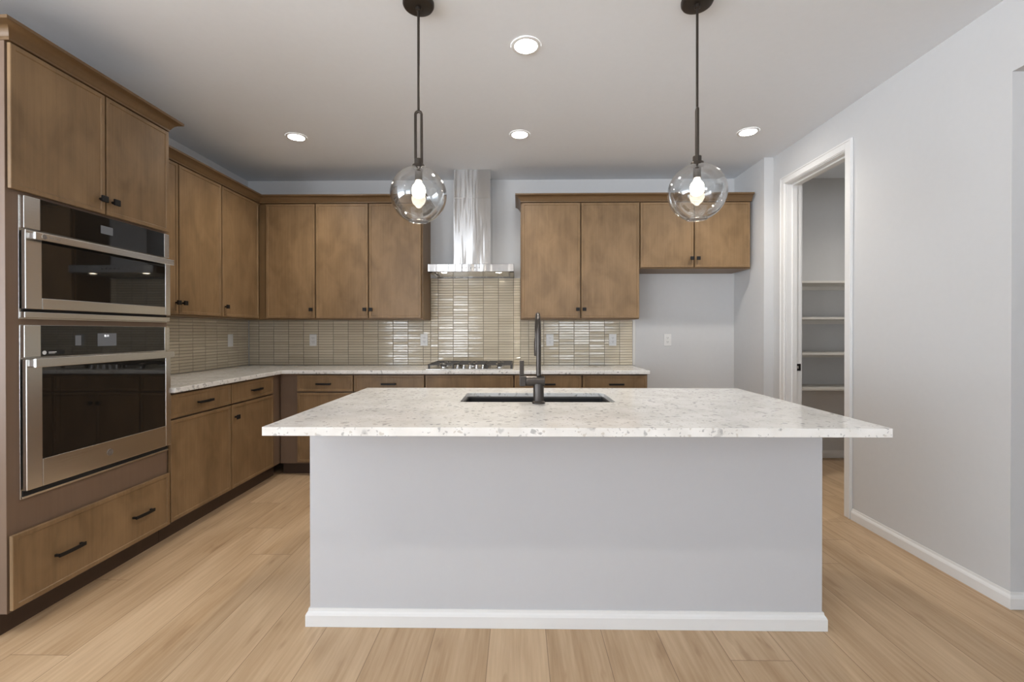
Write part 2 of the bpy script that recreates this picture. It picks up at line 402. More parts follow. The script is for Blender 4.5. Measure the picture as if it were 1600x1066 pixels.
# ------------------------------------------------------------------ shell
struct('floor', MB().box(LEFTX - .2, 5.0, REAR - .2, YB + .2, -0.1, 0.0), M_FLOOR)
struct('ceiling', MB().box(LEFTX - .2, 5.0, REAR - .2, YB + .2, ZC, ZC + 0.1), M_CEIL)
struct('wall_back', MB().box(XL - .15, 4.0, YB, YB + 0.15, 0, ZC), M_WALL)
w = MB(); w.box(XL - .15, XL, 1.60, YB, 0, ZC); w.box(LEFTX, XL - .15, 1.60, 1.75, 0, ZC)
struct('wall_left', w, M_WALL)
OY, OZ = 2.026, 2.397             # passage beside the camera
DY0, DY1, DZ = 3.027, 3.714, 2.458  # pantry door opening
w = MB()
w.box(XR, XR + .12, -0.6, 0.85, 0, ZC); w.box(XR, XR + .12, 0.85, OY, OZ, ZC)
w.box(XR, XR + .12, OY, DY0, 0, ZC); w.box(XR, XR + .12, DY0, DY1, DZ, ZC); w.box(XR, XR + .12, DY1, YB, 0, ZC)
struct('wall_right', w, M_WALL)
struct('wall_alcove', MB().box(2.1193, XR, 3.8893, YB, 0, ZC), M_WALL)
w = MB(); w.box(3.75, 3.87, 0.2, YB, 0, ZC); w.box(XR + .12, 3.75, 2.70, 2.82, 0, ZC); w.box(4.88, 5.0, REAR, 0.2, 0, ZC); w.box(3.87, 5.0, 0.2, 0.32, 0, ZC)
struct('wall_pantry', w, M_WALL)
w = MB(); xs = LEFTX
for (x0, x1, z0, z1) in REAR_WIN:
    w.box(xs, x0, REAR - .15, REAR, 0, ZC); w.box(x0, x1, REAR - .15, REAR, 0, z0); w.box(x0, x1, REAR - .15, REAR, z1, ZC); xs = x1
w.box(xs, 5.0, REAR - .15, REAR, 0, ZC)
struct('wall_rear', w, M_WALL)
y0, y1, z0, z1 = ADDED_SIDE_WIN
w = MB(); w.box(LEFTX - .15, LEFTX, REAR, y0, 0, ZC); w.box(LEFTX - .15, LEFTX, y1, 1.75, 0, ZC)
w.box(LEFTX - .15, LEFTX, y0, y1, 0, z0); w.box(LEFTX - .15, LEFTX, y0, y1, z1, ZC)
struct('wall_side', w, M_WALL)
for i, (x0, x1, z0, z1) in enumerate(REAR_WIN):
    w = MB(); t = 0.05
    w.box(x0, x0 + t, REAR - .1, REAR - .03, z0, z1); w.box(x1 - t, x1, REAR - .1, REAR - .03, z0, z1)
    w.box(x0, x1, REAR - .1, REAR - .03, z0, z0 + t); w.box(x0, x1, REAR - .1, REAR - .03, z1 - t, z1)
    if x1 - x0 > 1.5:
        xm = (x0 + x1) / 2; w.box(xm - t / 2, xm + t / 2, REAR - .1, REAR - .03, z0, z1)
    struct('window_%d' % (i + 1), w, M_TRIM)
y0, y1, z0, z1 = ADDED_SIDE_WIN; t = 0.05; w = MB()
w.box(LEFTX - .1, LEFTX - .03, y0, y0 + t, z0, z1); w.box(LEFTX - .1, LEFTX - .03, y1 - t, y1, z0, z1)
w.box(LEFTX - .1, LEFTX - .03, y0, y1, z0, z0 + t); w.box(LEFTX - .1, LEFTX - .03, y0, y1, z1 - t, z1)
struct('window_4', w, M_TRIM)  # frame of the unseen window added for daylight on the right wall

BASEP = [(0.0005, 0.001), (0.014, 0.001), (0.014, 0.048), (0.011, 0.056), (0.006, 0.063), (0.004, 0.074), (0.0005, 0.074)]
struct('baseboard_right', MB().sweep([(XR, 2.968), (XR, OY), (XR + .12, OY)], BASEP), M_TRIM)
struct('baseboard_alcove', MB().sweep([(1.13, YB), (2.1193, YB), (2.1193, 3.8893), (XR, 3.8893), (XR, 3.775)], BASEP), M_TRIM)
struct('baseboard_pantry', MB().sweep([(XR + .12, 3.80), (XR + .12, YB), (3.75, YB), (3.75, 2.82)], BASEP), M_TRIM)

# pantry doorway: jamb, stop, casing with stepped profile
door = struct('door_1', MB().box(XR + .001, XR + .119, DY0, DY0 + .012, 0, DZ).box(XR + .001, XR + .119, DY1 - .012, DY1, 0, DZ)
              .box(XR + .001, XR + .119, DY0 + .012, DY1 - .012, DZ - .012, DZ), M_TRIM)
w = MB()
for a, b in ((DY0 + .012, DY0 + .024), (DY1 - .024, DY1 - .012)): w.box(XR + .045, XR + .08, a, b, 0, DZ - .012)
w.box(XR + .045, XR + .08, DY0 + .024, DY1 - .024, DZ - .024, DZ - .012)
w.build('door_stop', M_TRIM, door)
w = MB()
for wd, th, of in ((0.064, 0.010, 0.0), (0.052, 0.015, 0.006), (0.012, 0.019, 0.048)):
    a0, a1 = DY0 + .006 - of, DY1 - .006 + of; zt = DZ - .006 + of; wd2 = wd if of == 0 or of > 0.02 else 0.046
    w.box(XR - th, XR - .0005, a0 - wd2, a0, 0.001, zt + wd2)
    w.box(XR - th, XR - .0005, a1, a1 + wd2, 0.001, zt + wd2)
    w.box(XR - th, XR - .0005, a0, a1, zt, zt + wd2)
w.build('door_casing', M_TRIM, door, bevel=0.002)
w = MB()
w.box(XR + .120, XR + .132, DY0 - .05, DY0 + .006, 0.001, DZ + .05); w.box(XR + .120, XR + .132, DY1 - .006, DY1 + .05, 0.001, DZ + .05)
w.box(XR + .120, XR + .132, DY0, DY1, DZ - .006, DZ + .05)
w.build('inner_casing', M_TRIM, door)
st = MB().box(2.272, 2.318, DY1 - .0145, DY1 - .0122, 0.916, 0.974).build('strike_plate', M_BLACK, door, bevel=0.001)
st['label'] = 'black metal strike plate'
MB().box(2.286, 2.300, DY1 - .0152, DY1 - .0144, 0.934, 0.956).build('latch_hole', M_STEEL, st)

# pantry shelves on the far pantry wall
shelf_pos = ['white pantry shelf above eye height, topmost of four in the doorway',
             'white pantry shelf second from the top in the doorway',
             'white pantry shelf third from the top, above strike plate height',
             'white pantry shelf lowest in view, just above the island worktop edge']
for z, lab in zip((1.700, 1.370, 1.044, 0.722), shelf_pos):
    t = thing('pantry_shelf', lab, 'shelf', (2.9, 4.42, z), 'pantry shelves')
    MB().box(2.323, 3.747, 4.100, 4.4205, z - .020, z).build('shelf_board', M_SHELF, t, bevel=0.002)
    MB().box(2.323, 3.747, 4.402, 4.4205, z - .058, z - .0205).build('wall_cleat', M_SHELF, t)

# ------------------------------------------------------------------ cabinet builders
def pt(run, u, d, z):
    """run 'L': wall on the left, u along Y, d = X; run 'B': wall at the back, u along X, d = Y."""
    return (d, u, z) if run == 'L' else (u, d, z)
SGN = {'L': 1.0, 'B': -1.0}

def panel(run, u0, u1, z0, z1, d, th=0.0195, fr=0.019, rec=0.004):
    """Slim-frame door or drawer front whose face lies at d."""
    s = SGN[run]; mb = MB()
    def ring(i, depth): return [pt(run, u0 + i, depth, z0 + i), pt(run, u1 - i, depth, z0 + i), pt(run, u1 - i, depth, z1 - i), pt(run, u0 + i, depth, z1 - i)]
    rs = [ring(0, d - s * th), ring(0, d - s * 0.002), ring(0.002, d), ring(fr, d), ring(fr + 0.003, d - s * rec)]
    vs = sum(rs, []); fs = [(0, 3, 2, 1)]
    for k in range(4):
        for i in range(4):
            j = (i + 1) % 4; fs.append((k * 4 + i, k * 4 + j, k * 4 + 4 + j, k * 4 + 4 + i))
    fs.append((16, 17, 18, 19)); mb.add(vs, fs); return mb

def knob(run, u, z, d, parent):
    s = SGN[run]; mb = MB()
    mb.cyl(pt(run, u, d, z), pt(run, u, d + s * .022, z), 0.007, 0.006, 12)
    a, b = pt(run, u - .0165, d + s * .020, z - .0155), pt(run, u + .0165, d + s * .030, z + .0155)
    mb.box(a[0], b[0], a[1], b[1], a[2], b[2])
    return mb.build('knob', M_BLACK, parent, bevel=0.002)

def pull(run, u, z, d, parent, L=0.125):
    s = SGN[run]; mb = MB(); n = 12; vs = []; fs = []
    for k in range(n + 1):      # gently bowed flat bar
        t = k / n; uu = u - L / 2 + L * t; bow = 0.018 + 0.004 * math.sin(PI * t); hh = 0.0080
        for dd, zz in ((bow, -hh), (bow + .007, -hh), (bow + .007, hh), (bow, hh)): vs.append(pt(run, uu, d + s * dd, z + zz))
    for k in range(n):
        for i in range(4):
            j = (i + 1) % 4; fs.append((k * 4 + i, k * 4 + j, k * 4 + 4 + j, k * 4 + 4 + i))
    fs += [(0, 1, 2, 3), (n * 4 + 3, n * 4 + 2, n * 4 + 1, n * 4)]
    mb.add(vs, fs)
    for e in (-1, 1):
        a, b = pt(run, u + e * (L / 2) - e * .010, d - s * .001, z - .0055), pt(run, u + e * L / 2, d + s * .020, z + .0055)
        mb.box(a[0], b[0], a[1], b[1], a[2], b[2])
    return mb.build('pull', M_BLACK, parent, bevel=0.0012)

def rbox(mb, run, u0, u1, d0, d1, z0, z1):
    a, b = pt(run, u0, d0, z0), pt(run, u1, d1, z1); return mb.box(a[0], b[0], a[1], b[1], a[2], b[2])

def upper(name, run, label, u0, u1, doors, z0, z1, group, back=None):
    """doors: (u0, u1, knob u)."""
    face, dface = (XUC, XU) if run == 'L' else (YUC, YU)
    wall = XL + .0025 if run == 'L' else YB - .0025
    t = thing(name, label, 'kitchen cabinet', pt(run, (u0 + u1) / 2, wall, z0), group)
    mb = MB(); rbox(mb, run, u0, u1, wall, face - SGN[run] * .008, z0 - .010, z1)
    mb.build('carcass', M_SIDE, t, bevel=0.001)
    for a, b, k in doors:
        dr = panel(run, a, b, z0, z1 - .006, dface).build('door', M_WOOD, t)
        if k is not None: knob(run, k, z0 + 0.078, dface, dr)
    return t

def base(name, run, label, u0, u1, fronts, group=None, filler=None, back_u1=None):
    face, dface, toe = (XTC, XT, -2.112) if run == 'L' else (YFC, YF, 3.874)
    wall = XL + .0025 if run == 'L' else YB - .0025
    t = thing(name, label, 'kitchen cabinet', pt(run, (u0 + u1) / 2, (wall + face) / 2, 0), group)
    mb = MB(); rbox(mb, run, u0, u1 if back_u1 is None else back_u1, wall, face - SGN[run] * .008, 0.1005, 0.8775)
    mb.build('carcass', M_WOODF, t, bevel=0.001)
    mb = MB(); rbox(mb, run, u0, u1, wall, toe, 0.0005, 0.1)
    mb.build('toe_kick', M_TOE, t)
    for kind, a, b, z0, z1, k in fronts:
        pn = panel(run, a, b, z0, z1, dface).build(kind, M_WOOD, t)
        if kind == 'drawer' and k: pull(run, (a + b) / 2 if k is True else k, (z0 + z1) / 2 - .004, dface, pn)
        elif kind == 'door' and k is not None: knob(run, k, z1 - 0.088, dface, pn)
    return t

# ------------------------------------------------------------------ tall oven cabinet
TY0, TY1 = 1.763, 2.585
t = thing('oven_cabinet', 'tall stained wood oven cabinet at the left edge, holding the two ovens', 'kitchen cabinet', ((XL + XTC) / 2, (TY0 + TY1) / 2, 0))
MB().box(XL + .0025, XTC, TY0, TY1, 0.1005, ZU1).build('carcass', M_WOODF, t, bevel=0.001)
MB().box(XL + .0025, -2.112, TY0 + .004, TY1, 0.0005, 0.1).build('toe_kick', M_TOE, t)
for a, b, k in ((1.768, 2.179, 2.150), (2.187, 2.581, 2.216)):
    dr = panel('L', a, b, 1.818, ZU1 - .006, XT, 0.0145).build('door', M_WOOD, t); knob('L', k, 1.886, XT, dr)
dr = panel('L', 1.768, 2.581, 0.112, 0.414, XT, 0.0145).build('drawer', M_WOOD, t)
for y in (1.990, 2.385): pull('L', y, 0.254, XT, dr, 0.122)

XO, XD = XTC + .0035, -2.030      # appliance flange face, oven door face
OY0, OY1 = 1.812, 2.579
GY0, GY1 = 1.876, 2.542           # black glass
def steel_handle(z0, z1, parent):
    y0, y1 = 1.818, 2.563; mb = MB()
    mb.box(-2.006, -1.994, y0, y1, z0, z1)
    for y in (y0 + .002, y1 - .030): mb.box(XD - .001, -2.003, y, y + .028, z0 + .004, z1 - .004)
    return mb.build('handle', M_STEEL, parent, bevel=0.002)

def emblem(y, z, r, x, parent, mat):
    mb = MB()
    mb.lathe([(r, 0), (r, .0012), (r * .93, .0022), (r * .84, .0022), (r * .80, .0012), (0.0004, .0012)], (x, y, z), 'x', 28)
    for sgn in (-1, 1):           # looping script inside the ring
        mb.tube([(x + .002, y + sgn * r * (.26 + .24 * math.cos(a)), z + r * .38 * math.sin(a)) for a in [i * PI / 7 for i in range(14)]], r * .07, 6, True)
    return mb.build('emblem', mat, parent, smooth=True)

# microwave oven
mw = thing('wall_microwave', 'stainless built-in microwave with black glass, above the larger oven', 'microwave', (XTC, 2.196, 1.296))
mb = MB().box(XTC + .0004, XO, OY0 - .004, OY1 + .001, 1.292, 1.804); mb.build('trim_frame', M_STEEL, mw, bevel=0.001)
for a, b in ((OY0, GY0), (GY1, OY1)): MB().box(XO, -2.036, a, b, 1.668, 1.803).build('side_strip', M_STEEL, mw, bevel=0.002)
cp = MB().box(XO, -2.037, GY0 + .0003, GY1 - .0003, 1.668, 1.803).build('control_panel', M_BGLASS, mw, bevel=0.001)
MB().box(-2.0369, -2.0364, 2.152, 2.217, 1.720, 1.759).build('display', M_SCREEN, cp)
d = MB()
d.box(XO + .006, XD, OY0, GY0, 1.334, 1.661).box(XO + .006, XD, GY1, OY1, 1.334, 1.661).box(XO, XD, GY0, GY1, 1.334, 1.382).box(XO, XD, GY0, GY1, 1.655, 1.661)
d = d.build('door', M_STEEL, mw, bevel=0.0025)
MB().box(XO, XD - .002, GY0 + .0003, GY1 - .0003, 1.3823, 1.6547).build('window', M_BGLASS, d)
hd = steel_handle(1.622, 1.653, d)
emblem(1.852, 1.6375, 0.0105, -1.9938, d, M_BADGE)
text('PROFILE', 0.0125, (-1.9935, 1.870, 1.6375), M_BADGE, d)
v = MB().box(XO, -2.034, OY0, OY1, 1.297, 1.322); v = v.build('vent_trim', M_STEEL, mw, bevel=0.002)
MB().box(XO + .0002, -2.050, OY0 + .006, OY1 - .006, 1.3222, 1.3338).build('vent_gap', M_DARK, v)

# wall oven
ov = thing('wall_oven', 'large stainless wall oven with dark window, below the microwave', 'oven', (XTC, 2.196, 0.545))
MB().box(XTC + .0004, XO, OY0 - .002, OY1 + .001, 0.545, 1.268).build('trim_frame', M_STEEL, ov, bevel=0.001)
for a, b in ((OY0, GY0), (GY1, OY1)): MB().box(XO, -2.036, a, b, 1.132, 1.266).build('side_strip', M_STEEL, ov, bevel=0.002)
cp = MB().box(XO, -2.037, GY0 + .0003, GY1 - .0003, 1.132, 1.266).build('control_panel', M_BGLASS, ov, bevel=0.001)
ds = MB().box(-2.0369, -2.0364, 2.133, 2.234, 1.169, 1.231).build('display', M_SCREEN, cp)
text('8:11', 0.015, (-2.0362, 2.168, 1.2185), M_DIGIT, cp, 'clock_digits')
MB().box(-2.0369, -2.0366, 2.024, 2.052, 1.176, 1.222).build('touch_pad', M_SCREEN, cp)
sk = MB().box(-2.0369, -2.0365, 1.885, 1.975, 1.140, 1.158).build('sticker', M_DARK, cp)
mb = MB().lathe([(.0085, 0), (.0085, .0004), (.0003, .0004)], (-2.0366, 1.890, 1.149), 'x', 20)
mb.box(-2.0366, -2.0361, 1.907, 1.940, 1.1485, 1.1520).box(-2.0366, -2.0361, 1.907, 1.934, 1.1445, 1.1460)
mb.build('sticker_print', M_PRINT, sk)
d = MB().box(XO + .006, XD, OY0 + .002, GY0, 0.580, 1.124).box(XO + .006, XD, GY1, OY1, 0.580, 1.124).box(XO, XD, GY0, GY1, 0.580, 0.697).box(XO, XD, GY0, GY1, 1.092, 1.124)
d = d.build('door', M_STEEL, ov, bevel=0.0025)
wi = MB().box(XO, XD - .002, GY0 + .0003, GY1 - .0003, 0.6973, 1.0917).build('window', M_BGLASS, d)
MB().box(XD - .0019, XD - .0016, GY0 + .075, GY1 - .150, 0.745, 1.035).build('window_screen', M_BGLASS, wi)
steel_handle(1.090, 1.128, d)
emblem(2.189, 0.640, 0.0165, XD + .0002, d, M_BADGE)
v = MB().box(XO, -2.046, OY0 - .001, OY1, 0.547, 0.556).build('lower_trim', M_STEEL, ov, bevel=0.001)
MB().box(XO + .0002, -2.050, OY0 + .006, OY1 - .006, 0.5565, 0.579).build('vent_gap', M_DARK, v)

# ------------------------------------------------------------------ upper cabinets
GU = 'upper kitchen cabinets'
upper('upper_cabinet', 'L', 'tall two-door wooden wall cabinet beside the oven tower, left wall', 2.588, 3.523, [(2.606, 3.0665, 3.042), (3.0765, 3.518, 3.104)], ZU0, ZU1, GU)
upper('upper_cabinet', 'L', 'single-door wooden wall cabinet on the left wall, ending in the corner', 3.5245, YB - .003, [(3.529, 4.030, 3.558)], ZU0, ZU1, GU)
upper('upper_cabinet', 'B', 'single-door wooden wall cabinet on the back wall, next to the corner', -2.3765, -1.8485, [(-2.300, -1.8535, -1.880)], ZU0, ZU1, GU)
upper('upper_cabinet', 'B', 'two-door wooden wall cabinet just left of the range hood', -1.8475, -.8705, [(-1.8435, -1.3675, -1.392), (-1.3575, -.8845, -1.336)], ZU0, ZU1, GU)
upper('upper_cabinet', 'B', 'tall two-door wooden wall cabinet just right of the range hood', .0205, 1.0935, [(.0334, .5575, .534), (.5675, 1.0885, .592)], ZU0, ZU1, GU)
upper('upper_cabinet', 'B', 'short two-door wooden wall cabinet over the empty refrigerator alcove', 1.0945, 2.092, [(1.0995, 1.5755, 1.553), (1.5855, 2.078, 1.610)], 1.8175, ZU1, GU)

CP = [(-.040, ZU1 + .0006), (.001, ZU1 + .0006), (.001, ZU1 + .010), (.005, ZU1 + .013), (.009, ZU1 + .022), (.017, ZU1 + .034), (.029, ZU1 + .045), (.044, ZU1 + .0525), (.050, ZU1 + .0535), (.050, ZU1 + .0665), (-.040, ZU1 + .0665)]
o = MB().sweep([(XL + .003, TY0), (XT, TY0), (XT, TY1), (-2.3055, TY1)], CP).build('crown_molding', M_CROWN, smooth=True); o['kind'] = 'thing'
tag(o, 'flared wooden crown along the top of the oven cabinet', 'crown molding', 'cabinet crown moldings')
o = MB().sweep([(XU, 2.6365), (XU, YU), (-.8715, YU), (-.8715, YB - .003)], CP).build('crown_molding', M_CROWN, smooth=True); o['kind'] = 'thing'
tag(o, 'flared wooden crown running around the corner from oven tower to hood', 'crown molding', 'cabinet crown moldings')
o = MB().sweep([(.0215, YB - .003), (.0215, YU), (2.092, YU)], CP).build('crown_molding', M_CROWN, smooth=True); o['kind'] = 'thing'
tag(o, 'flared wooden crown over the wall cabinets right of the hood', 'crown molding', 'cabinet crown moldings')

# ------------------------------------------------------------------ base cabinets
GB = 'base kitchen cabinets'
Z1, Z2, Z3, Z4 = 0.118, 0.7145, 0.726, 0.866
base('base_cabinet', 'L', 'base cabinet beside the oven tower, wide drawer over one plain door', 2.588, 3.143, [('drawer', 2.590, 3.139, Z3, Z4, 2.868), ('door', 2.590, 3.139, Z1, Z2, None)], GB)
base('base_cabinet', 'L', 'base cabinet on the left wall nearest the corner, knob on its door', 3.144, 3.816, [('drawer', 3.148, 3.690, Z3, Z4, 3.438), ('door', 3.148, 3.690, Z1, Z2, 3.182)], GB, back_u1=YB - .003)
base('base_cabinet', 'B', 'base cabinet on the back wall in the corner, with plain filler strip', -2.0555, -1.414, [('drawer', -1.898, -1.418, Z3, Z4, -1.667), ('door', -1.898, -1.418, Z1, Z2, -1.452)], GB)
base('base_cabinet', 'B', 'base cabinet immediately left of the cooktop, drawer with dark pull', -1.413, -.8015, [('drawer', -1.409, -.8055, Z3, Z4, True), ('door', -1.409, -1.1105, Z1, Z2, -1.14), ('door', -1.1045, -.8055, Z1, Z2, -1.075)], GB)
base('base_cabinet', 'B', 'base cabinet under the gas cooktop with blank false front', -.8005, -.0385, [('drawer', -.795, -.0435, Z3, Z4, False), ('door', -.795, -.4215, Z1, Z2, -.455), ('door', -.4175, -.0435, Z1, Z2, -.385)], GB)
base('base_cabinet', 'B', 'base cabinet immediately right of the cooktop, behind the faucet', -.0375, .5405, [('drawer', -.0335, .5355, Z3, Z4, True), ('door', -.0335, .250, Z1, Z2, .22), ('door', .254, .5355, Z1, Z2, .284)], GB)
base('base_cabinet', 'B', 'base cabinet at the right end of the back run by the alcove', .5415, 1.100, [('drawer', .5465, 1.090, Z3, Z4, .830), ('door', .5465, .816, Z1, Z2, .786), ('door', .820, 1.090, Z1, Z2, .85)], GB)

# ------------------------------------------------------------------ worktop and backsplash
o = MB().prism([(XL + .003, 2.5885), (-2.013, 2.5885), (-2.013, 3.776), (1.1095, 3.776), (1.1095, YB - .003), (XL + .003, YB - .003)], 'z', 0.8785, 0.909).build('countertop', M_QUARTZ, bevel=0.004)
tag(o, 'white speckled quartz L-shaped worktop along the left and back walls', 'countertop')

def tiles(run, spans, lines, base_d, label, trim=None):
    """spans: (u0, u1, z0, z1) areas; lines: (phase, pitch) of vertical joints."""
    s = SGN[run]
    t = thing('tile_backsplash', label, 'backsplash', pt(run, (spans[0][0] + spans[0][1]) / 2, base_d, spans[0][2]))
    mb = MB(); g = MB(); tone = []
    ph, pit = lines; rp = 0.0254; gap = 0.0017; gapz = 0.0014
    for (u0, u1, z0, z1) in spans:
        rbox(g, run, u0, u1, base_d + s * .0005, base_d + s * .0050, z0, z1)
        k0 = math.floor((u0 - ph) / pit); k1 = math.ceil((u1 - ph) / pit)
        for k in range(k0, k1):
            a, b = max(u0, ph + k * pit), min(u1, ph + (k + 1) * pit)
            if b - a < 0.012: continue
            for r in range(80):
                c, e = 0.9095 + r * rp, 0.9095 + (r + 1) * rp
                c, e = max(c, z0), min(e, z1)
                if e - c < 0.008: continue
                tu, tz, dz = random.gauss(0, .0004), random.gauss(0, .00022), random.uniform(.0080, .0088)
                A, B, Cc, E = a + gap, b - gap, c + gapz, e - gapz; bv = 0.0028
                def q(u, z, du, dzz): return pt(run, u, base_d + s * (dz + du + dzz), z)
                vs = [pt(run, A, base_d + s * .004, Cc), pt(run, B, base_d + s * .004, Cc), pt(run, B, base_d + s * .004, E), pt(run, A, base_d + s * .004, E)]
                vs += [pt(run, A, base_d + s * (dz - .0020), Cc), pt(run, B, base_d + s * (dz - .0020), Cc), pt(run, B, base_d + s * (dz - .0020), E), pt(run, A, base_d + s * (dz - .0020), E)]
                vs += [q(A + bv, Cc + bv, -tu, -tz), q(B - bv, Cc + bv, tu, -tz), q(B - bv, E - bv, tu, tz), q(A + bv, E - bv, -tu, tz)]
                fs = [(0, 1, 5, 4), (1, 2, 6, 5), (2, 3, 7, 6), (3, 0, 4, 7), (4, 5, 9, 8), (5, 6, 10, 9), (6, 7, 11, 10), (7, 4, 8, 11), (8, 9, 10, 11)]
                mb.add(vs, fs); tone += [random.random()] * len(fs)
    g.build('grout', M_GROUT, t)
    o = mb.build('tiles', M_TILE, t)
    at = o.data.attributes.new('tile_tone', 'FLOAT', 'FACE')
    for i, v in enumerate(tone): at.data[i].value = v
    if trim: rbox(MB(), run, *trim).build('edge_trim', M_EDGE, t, bevel=0.0015)
    return t
ZTL = 1.3515
tiles('L', [(2.5885, YB - .010, 0.9095, ZTL)], (3.500, 0.1485), XL, 'glossy beige stacked tile backsplash on the left wall beside the oven tower')
tiles('B', [(XL + .010, -.8695, 0.9095, ZTL), (-.8695, .0195, 0.9095, 1.7675), (.0195, 1.123, 0.9095, ZTL)], (-.347, 0.1493), YB,
      'glossy cream stacked tile backsplash across the back wall, rising to the hood', (1.124, 1.149, YB - .0005, YB - .011, 0.9095, ZTL))

# ------------------------------------------------------------------ outlets and switch
def outlet(run, u, z, d, label, rocker=False):
    s = SGN[run]
    t = thing('wall_switch' if rocker else 'power_outlet', label, 'switch' if rocker else 'outlet', pt(run, u, d, z), None if rocker else 'white power outlets')
    rbox(MB(), run, u - .036, u + .036, d + s * .0003, d + s * .006, z - .058, z + .058).build('cover_plate', M_PLATE, t, bevel=0.002)
    if rocker:
        rbox(MB(), run, u - .017, u + .017, d + s * .0055, d + s * .009, z - .034, z + .034).build('rocker', M_PLATE, t, bevel=0.002); return t
    for e in (-1, 1):
        zc = z + e * .0195; mb = MB()
        rbox(mb, run, u - .016, u + .016, d + s * .0055, d + s * .0085, zc - .014, zc + .014)
        so = mb.build('socket', M_PLATE, t, bevel=0.003)
        mb = MB()
        for q in (-.0065, .0065): rbox(mb, run, u + q - .0014, u + q + .0014, d + s * .0084, d + s * .0089, zc - .001, zc + .008)
        mb.cyl(pt(run, u, d + s * .0084, zc - .008), pt(run, u, d + s * .0089, zc - .008), .0026, n=10)
        mb.build('slots', M_SLOT, so)
    return t
DT = .0082
outlet('L', 4.124, 1.157, XL + DT, 'white rocker switch plate on the left wall tiles under the wall cabinets', True)
outlet('B', -2.040, 1.155, YB - DT, 'white power outlet on the back tiles nearest the inside corner')
outlet('B', -.934, 1.157, YB - DT, 'white power outlet on the tiles just left of the gas cooktop')
outlet('B', .310, 1.155, YB - DT, 'white power outlet on the tiles seen just right of the faucet spout')
outlet('B', .928, 1.157, YB - DT, 'white power outlet on the tiles near their right white edge')
outlet('B', 1.468, 1.157, YB, 'white power outlet on the bare grey alcove wall')

# ------------------------------------------------------------------ range hood
HX0, HX1, HY, HZ0, HZ1 = -.803, -.040, 3.9405, 1.7690, 1.837
t = thing('range_hood', 'stainless steel chimney range hood between the two wall cabinets', 'range hood', ((HX0 + HX1) / 2, YB, HZ0))
mb = MB(); yb = YB - .012
mb.box(HX0, HX1, HY, HY + .003, HZ0, HZ1).box(HX0, HX0 + .003, HY, yb, HZ0, HZ1).box(HX1 - .003, HX1, HY, yb, HZ0, HZ1).box(HX0, HX1, HY, yb, HZ1 - .003, HZ1)
mb.box(HX0, HX1, HY, HY + .055, HZ0, HZ0 + .003).box(HX0, HX0 + .04, HY, yb, HZ0, HZ0 + .003).box(HX1 - .04, HX1, HY, yb, HZ0, HZ0 + .003).box(HX0, HX1, yb - .03, yb, HZ0, HZ0 + .003)
cn = mb.build('canopy', M_STEELV, t, bevel=0.001)
MB().box(-.6008, -.2563, 4.1264, YB - .002, HZ1 + .0003, 2.474).build('lower_chimney', M_STEELV, t, bevel=0.0015)
MB().box(-.5975, -.2596, 4.1300, YB - .002, 2.4743, ZC - .001).build('upper_chimney', M_STEELV, t, bevel=0.0015)
for k in range(3):
    x0 = HX0 + .045 + k * .2245; f = MB().box(x0, x0 + .2225, HY + .115, yb - .035, HZ0 + .006, HZ0 + .016)
    for q in range(9): f.box(x0 + .012 + q * .0225, x0 + .018 + q * .0225, HY + .13, yb - .05, HZ0 + .004, HZ0 + .0065)
    f.build('grease_filter', M_STEEL, t)
for x in (-.672, -.177):
    f = MB().lathe([(.034, 0), (.034, -.003), (.026, -.003)], (x, 4.025, HZ0 + .005), 'z', 24, cap=False).build('light_ring', M_STEEL, t)
    MB().lathe([(.026, -.0028), (.02, -.004), (.0005, -.0045)], (x, 4.025, HZ0 + .005), 'z', 24, cap=False).build('light_lens', M_HOODL, f, smooth=True)
MB().box(HX0 + .045, HX1 - .045, HY + .056, HY + .112, HZ0 + .006, HZ0 + .012).build('light_panel', M_STEEL, t)
for k in range(5): MB().cyl((-.497 + .0376 * k, HY + .0005, 1.803), (-.497 + .0376 * k, HY - .003, 1.803), .0055, n=14).build('button', M_BADGE, cn)

# ------------------------------------------------------------------ gas cooktop
t = thing('gas_cooktop', 'stainless steel five-burner gas cooktop with dark iron grates', 'cooktop', (-.42, 4.07, .9095))
KX0, KX1, KY0, KY1 = -.797, -.040, 3.828, 4.345
MB().box(KX0, KX1, KY0, KY1, .9095, .9185).build('tray', M_STEEL, t, bevel=0.003)
for (x0, x1, y0, y1) in ((KX0 + .012, -.556, KY0 + .030, KY1 - .015), (-.552, -.288, 3.935, KY1 - .015), (-.284, KX1 - .012, KY0 + .030, KY1 - .015)):
    g = MB(); b = .0045; zt = .957
    def bar(xa, xb, ya, yb2, z0=zt - .010, z1=zt): g.box(xa, xb, ya, yb2, z0, z1)
    bar(x0, x1, y0, y0 + 2 * b); bar(x0, x1, y1 - 2 * b, y1); bar(x0, x0 + 2 * b, y0, y1); bar(x1 - 2 * b, x1, y0, y1)
    xm, ym = (x0 + x1) / 2, (y0 + y1) / 2
    bar(x0, x1, ym - b, ym + b)
    for yc in ((y0 + ym) / 2, (y1 + ym) / 2):
        bar(x0, xm - .03, yc - b, yc + b); bar(xm + .03, x1, yc - b, yc + b)
    bar(xm - b, xm + b, y0, y0 + .07); bar(xm - b, xm + b, y1 - .07, y1); bar(xm - b, xm + b, ym - .05, ym + .05)
    for x in (x0, x1 - .018):
        for y in (y0, y1 - .018): g.box(x, x + .018, y, y + .018, .9188, zt - .009)
    g.build('grate', M_SIRON, t, bevel=0.0015)
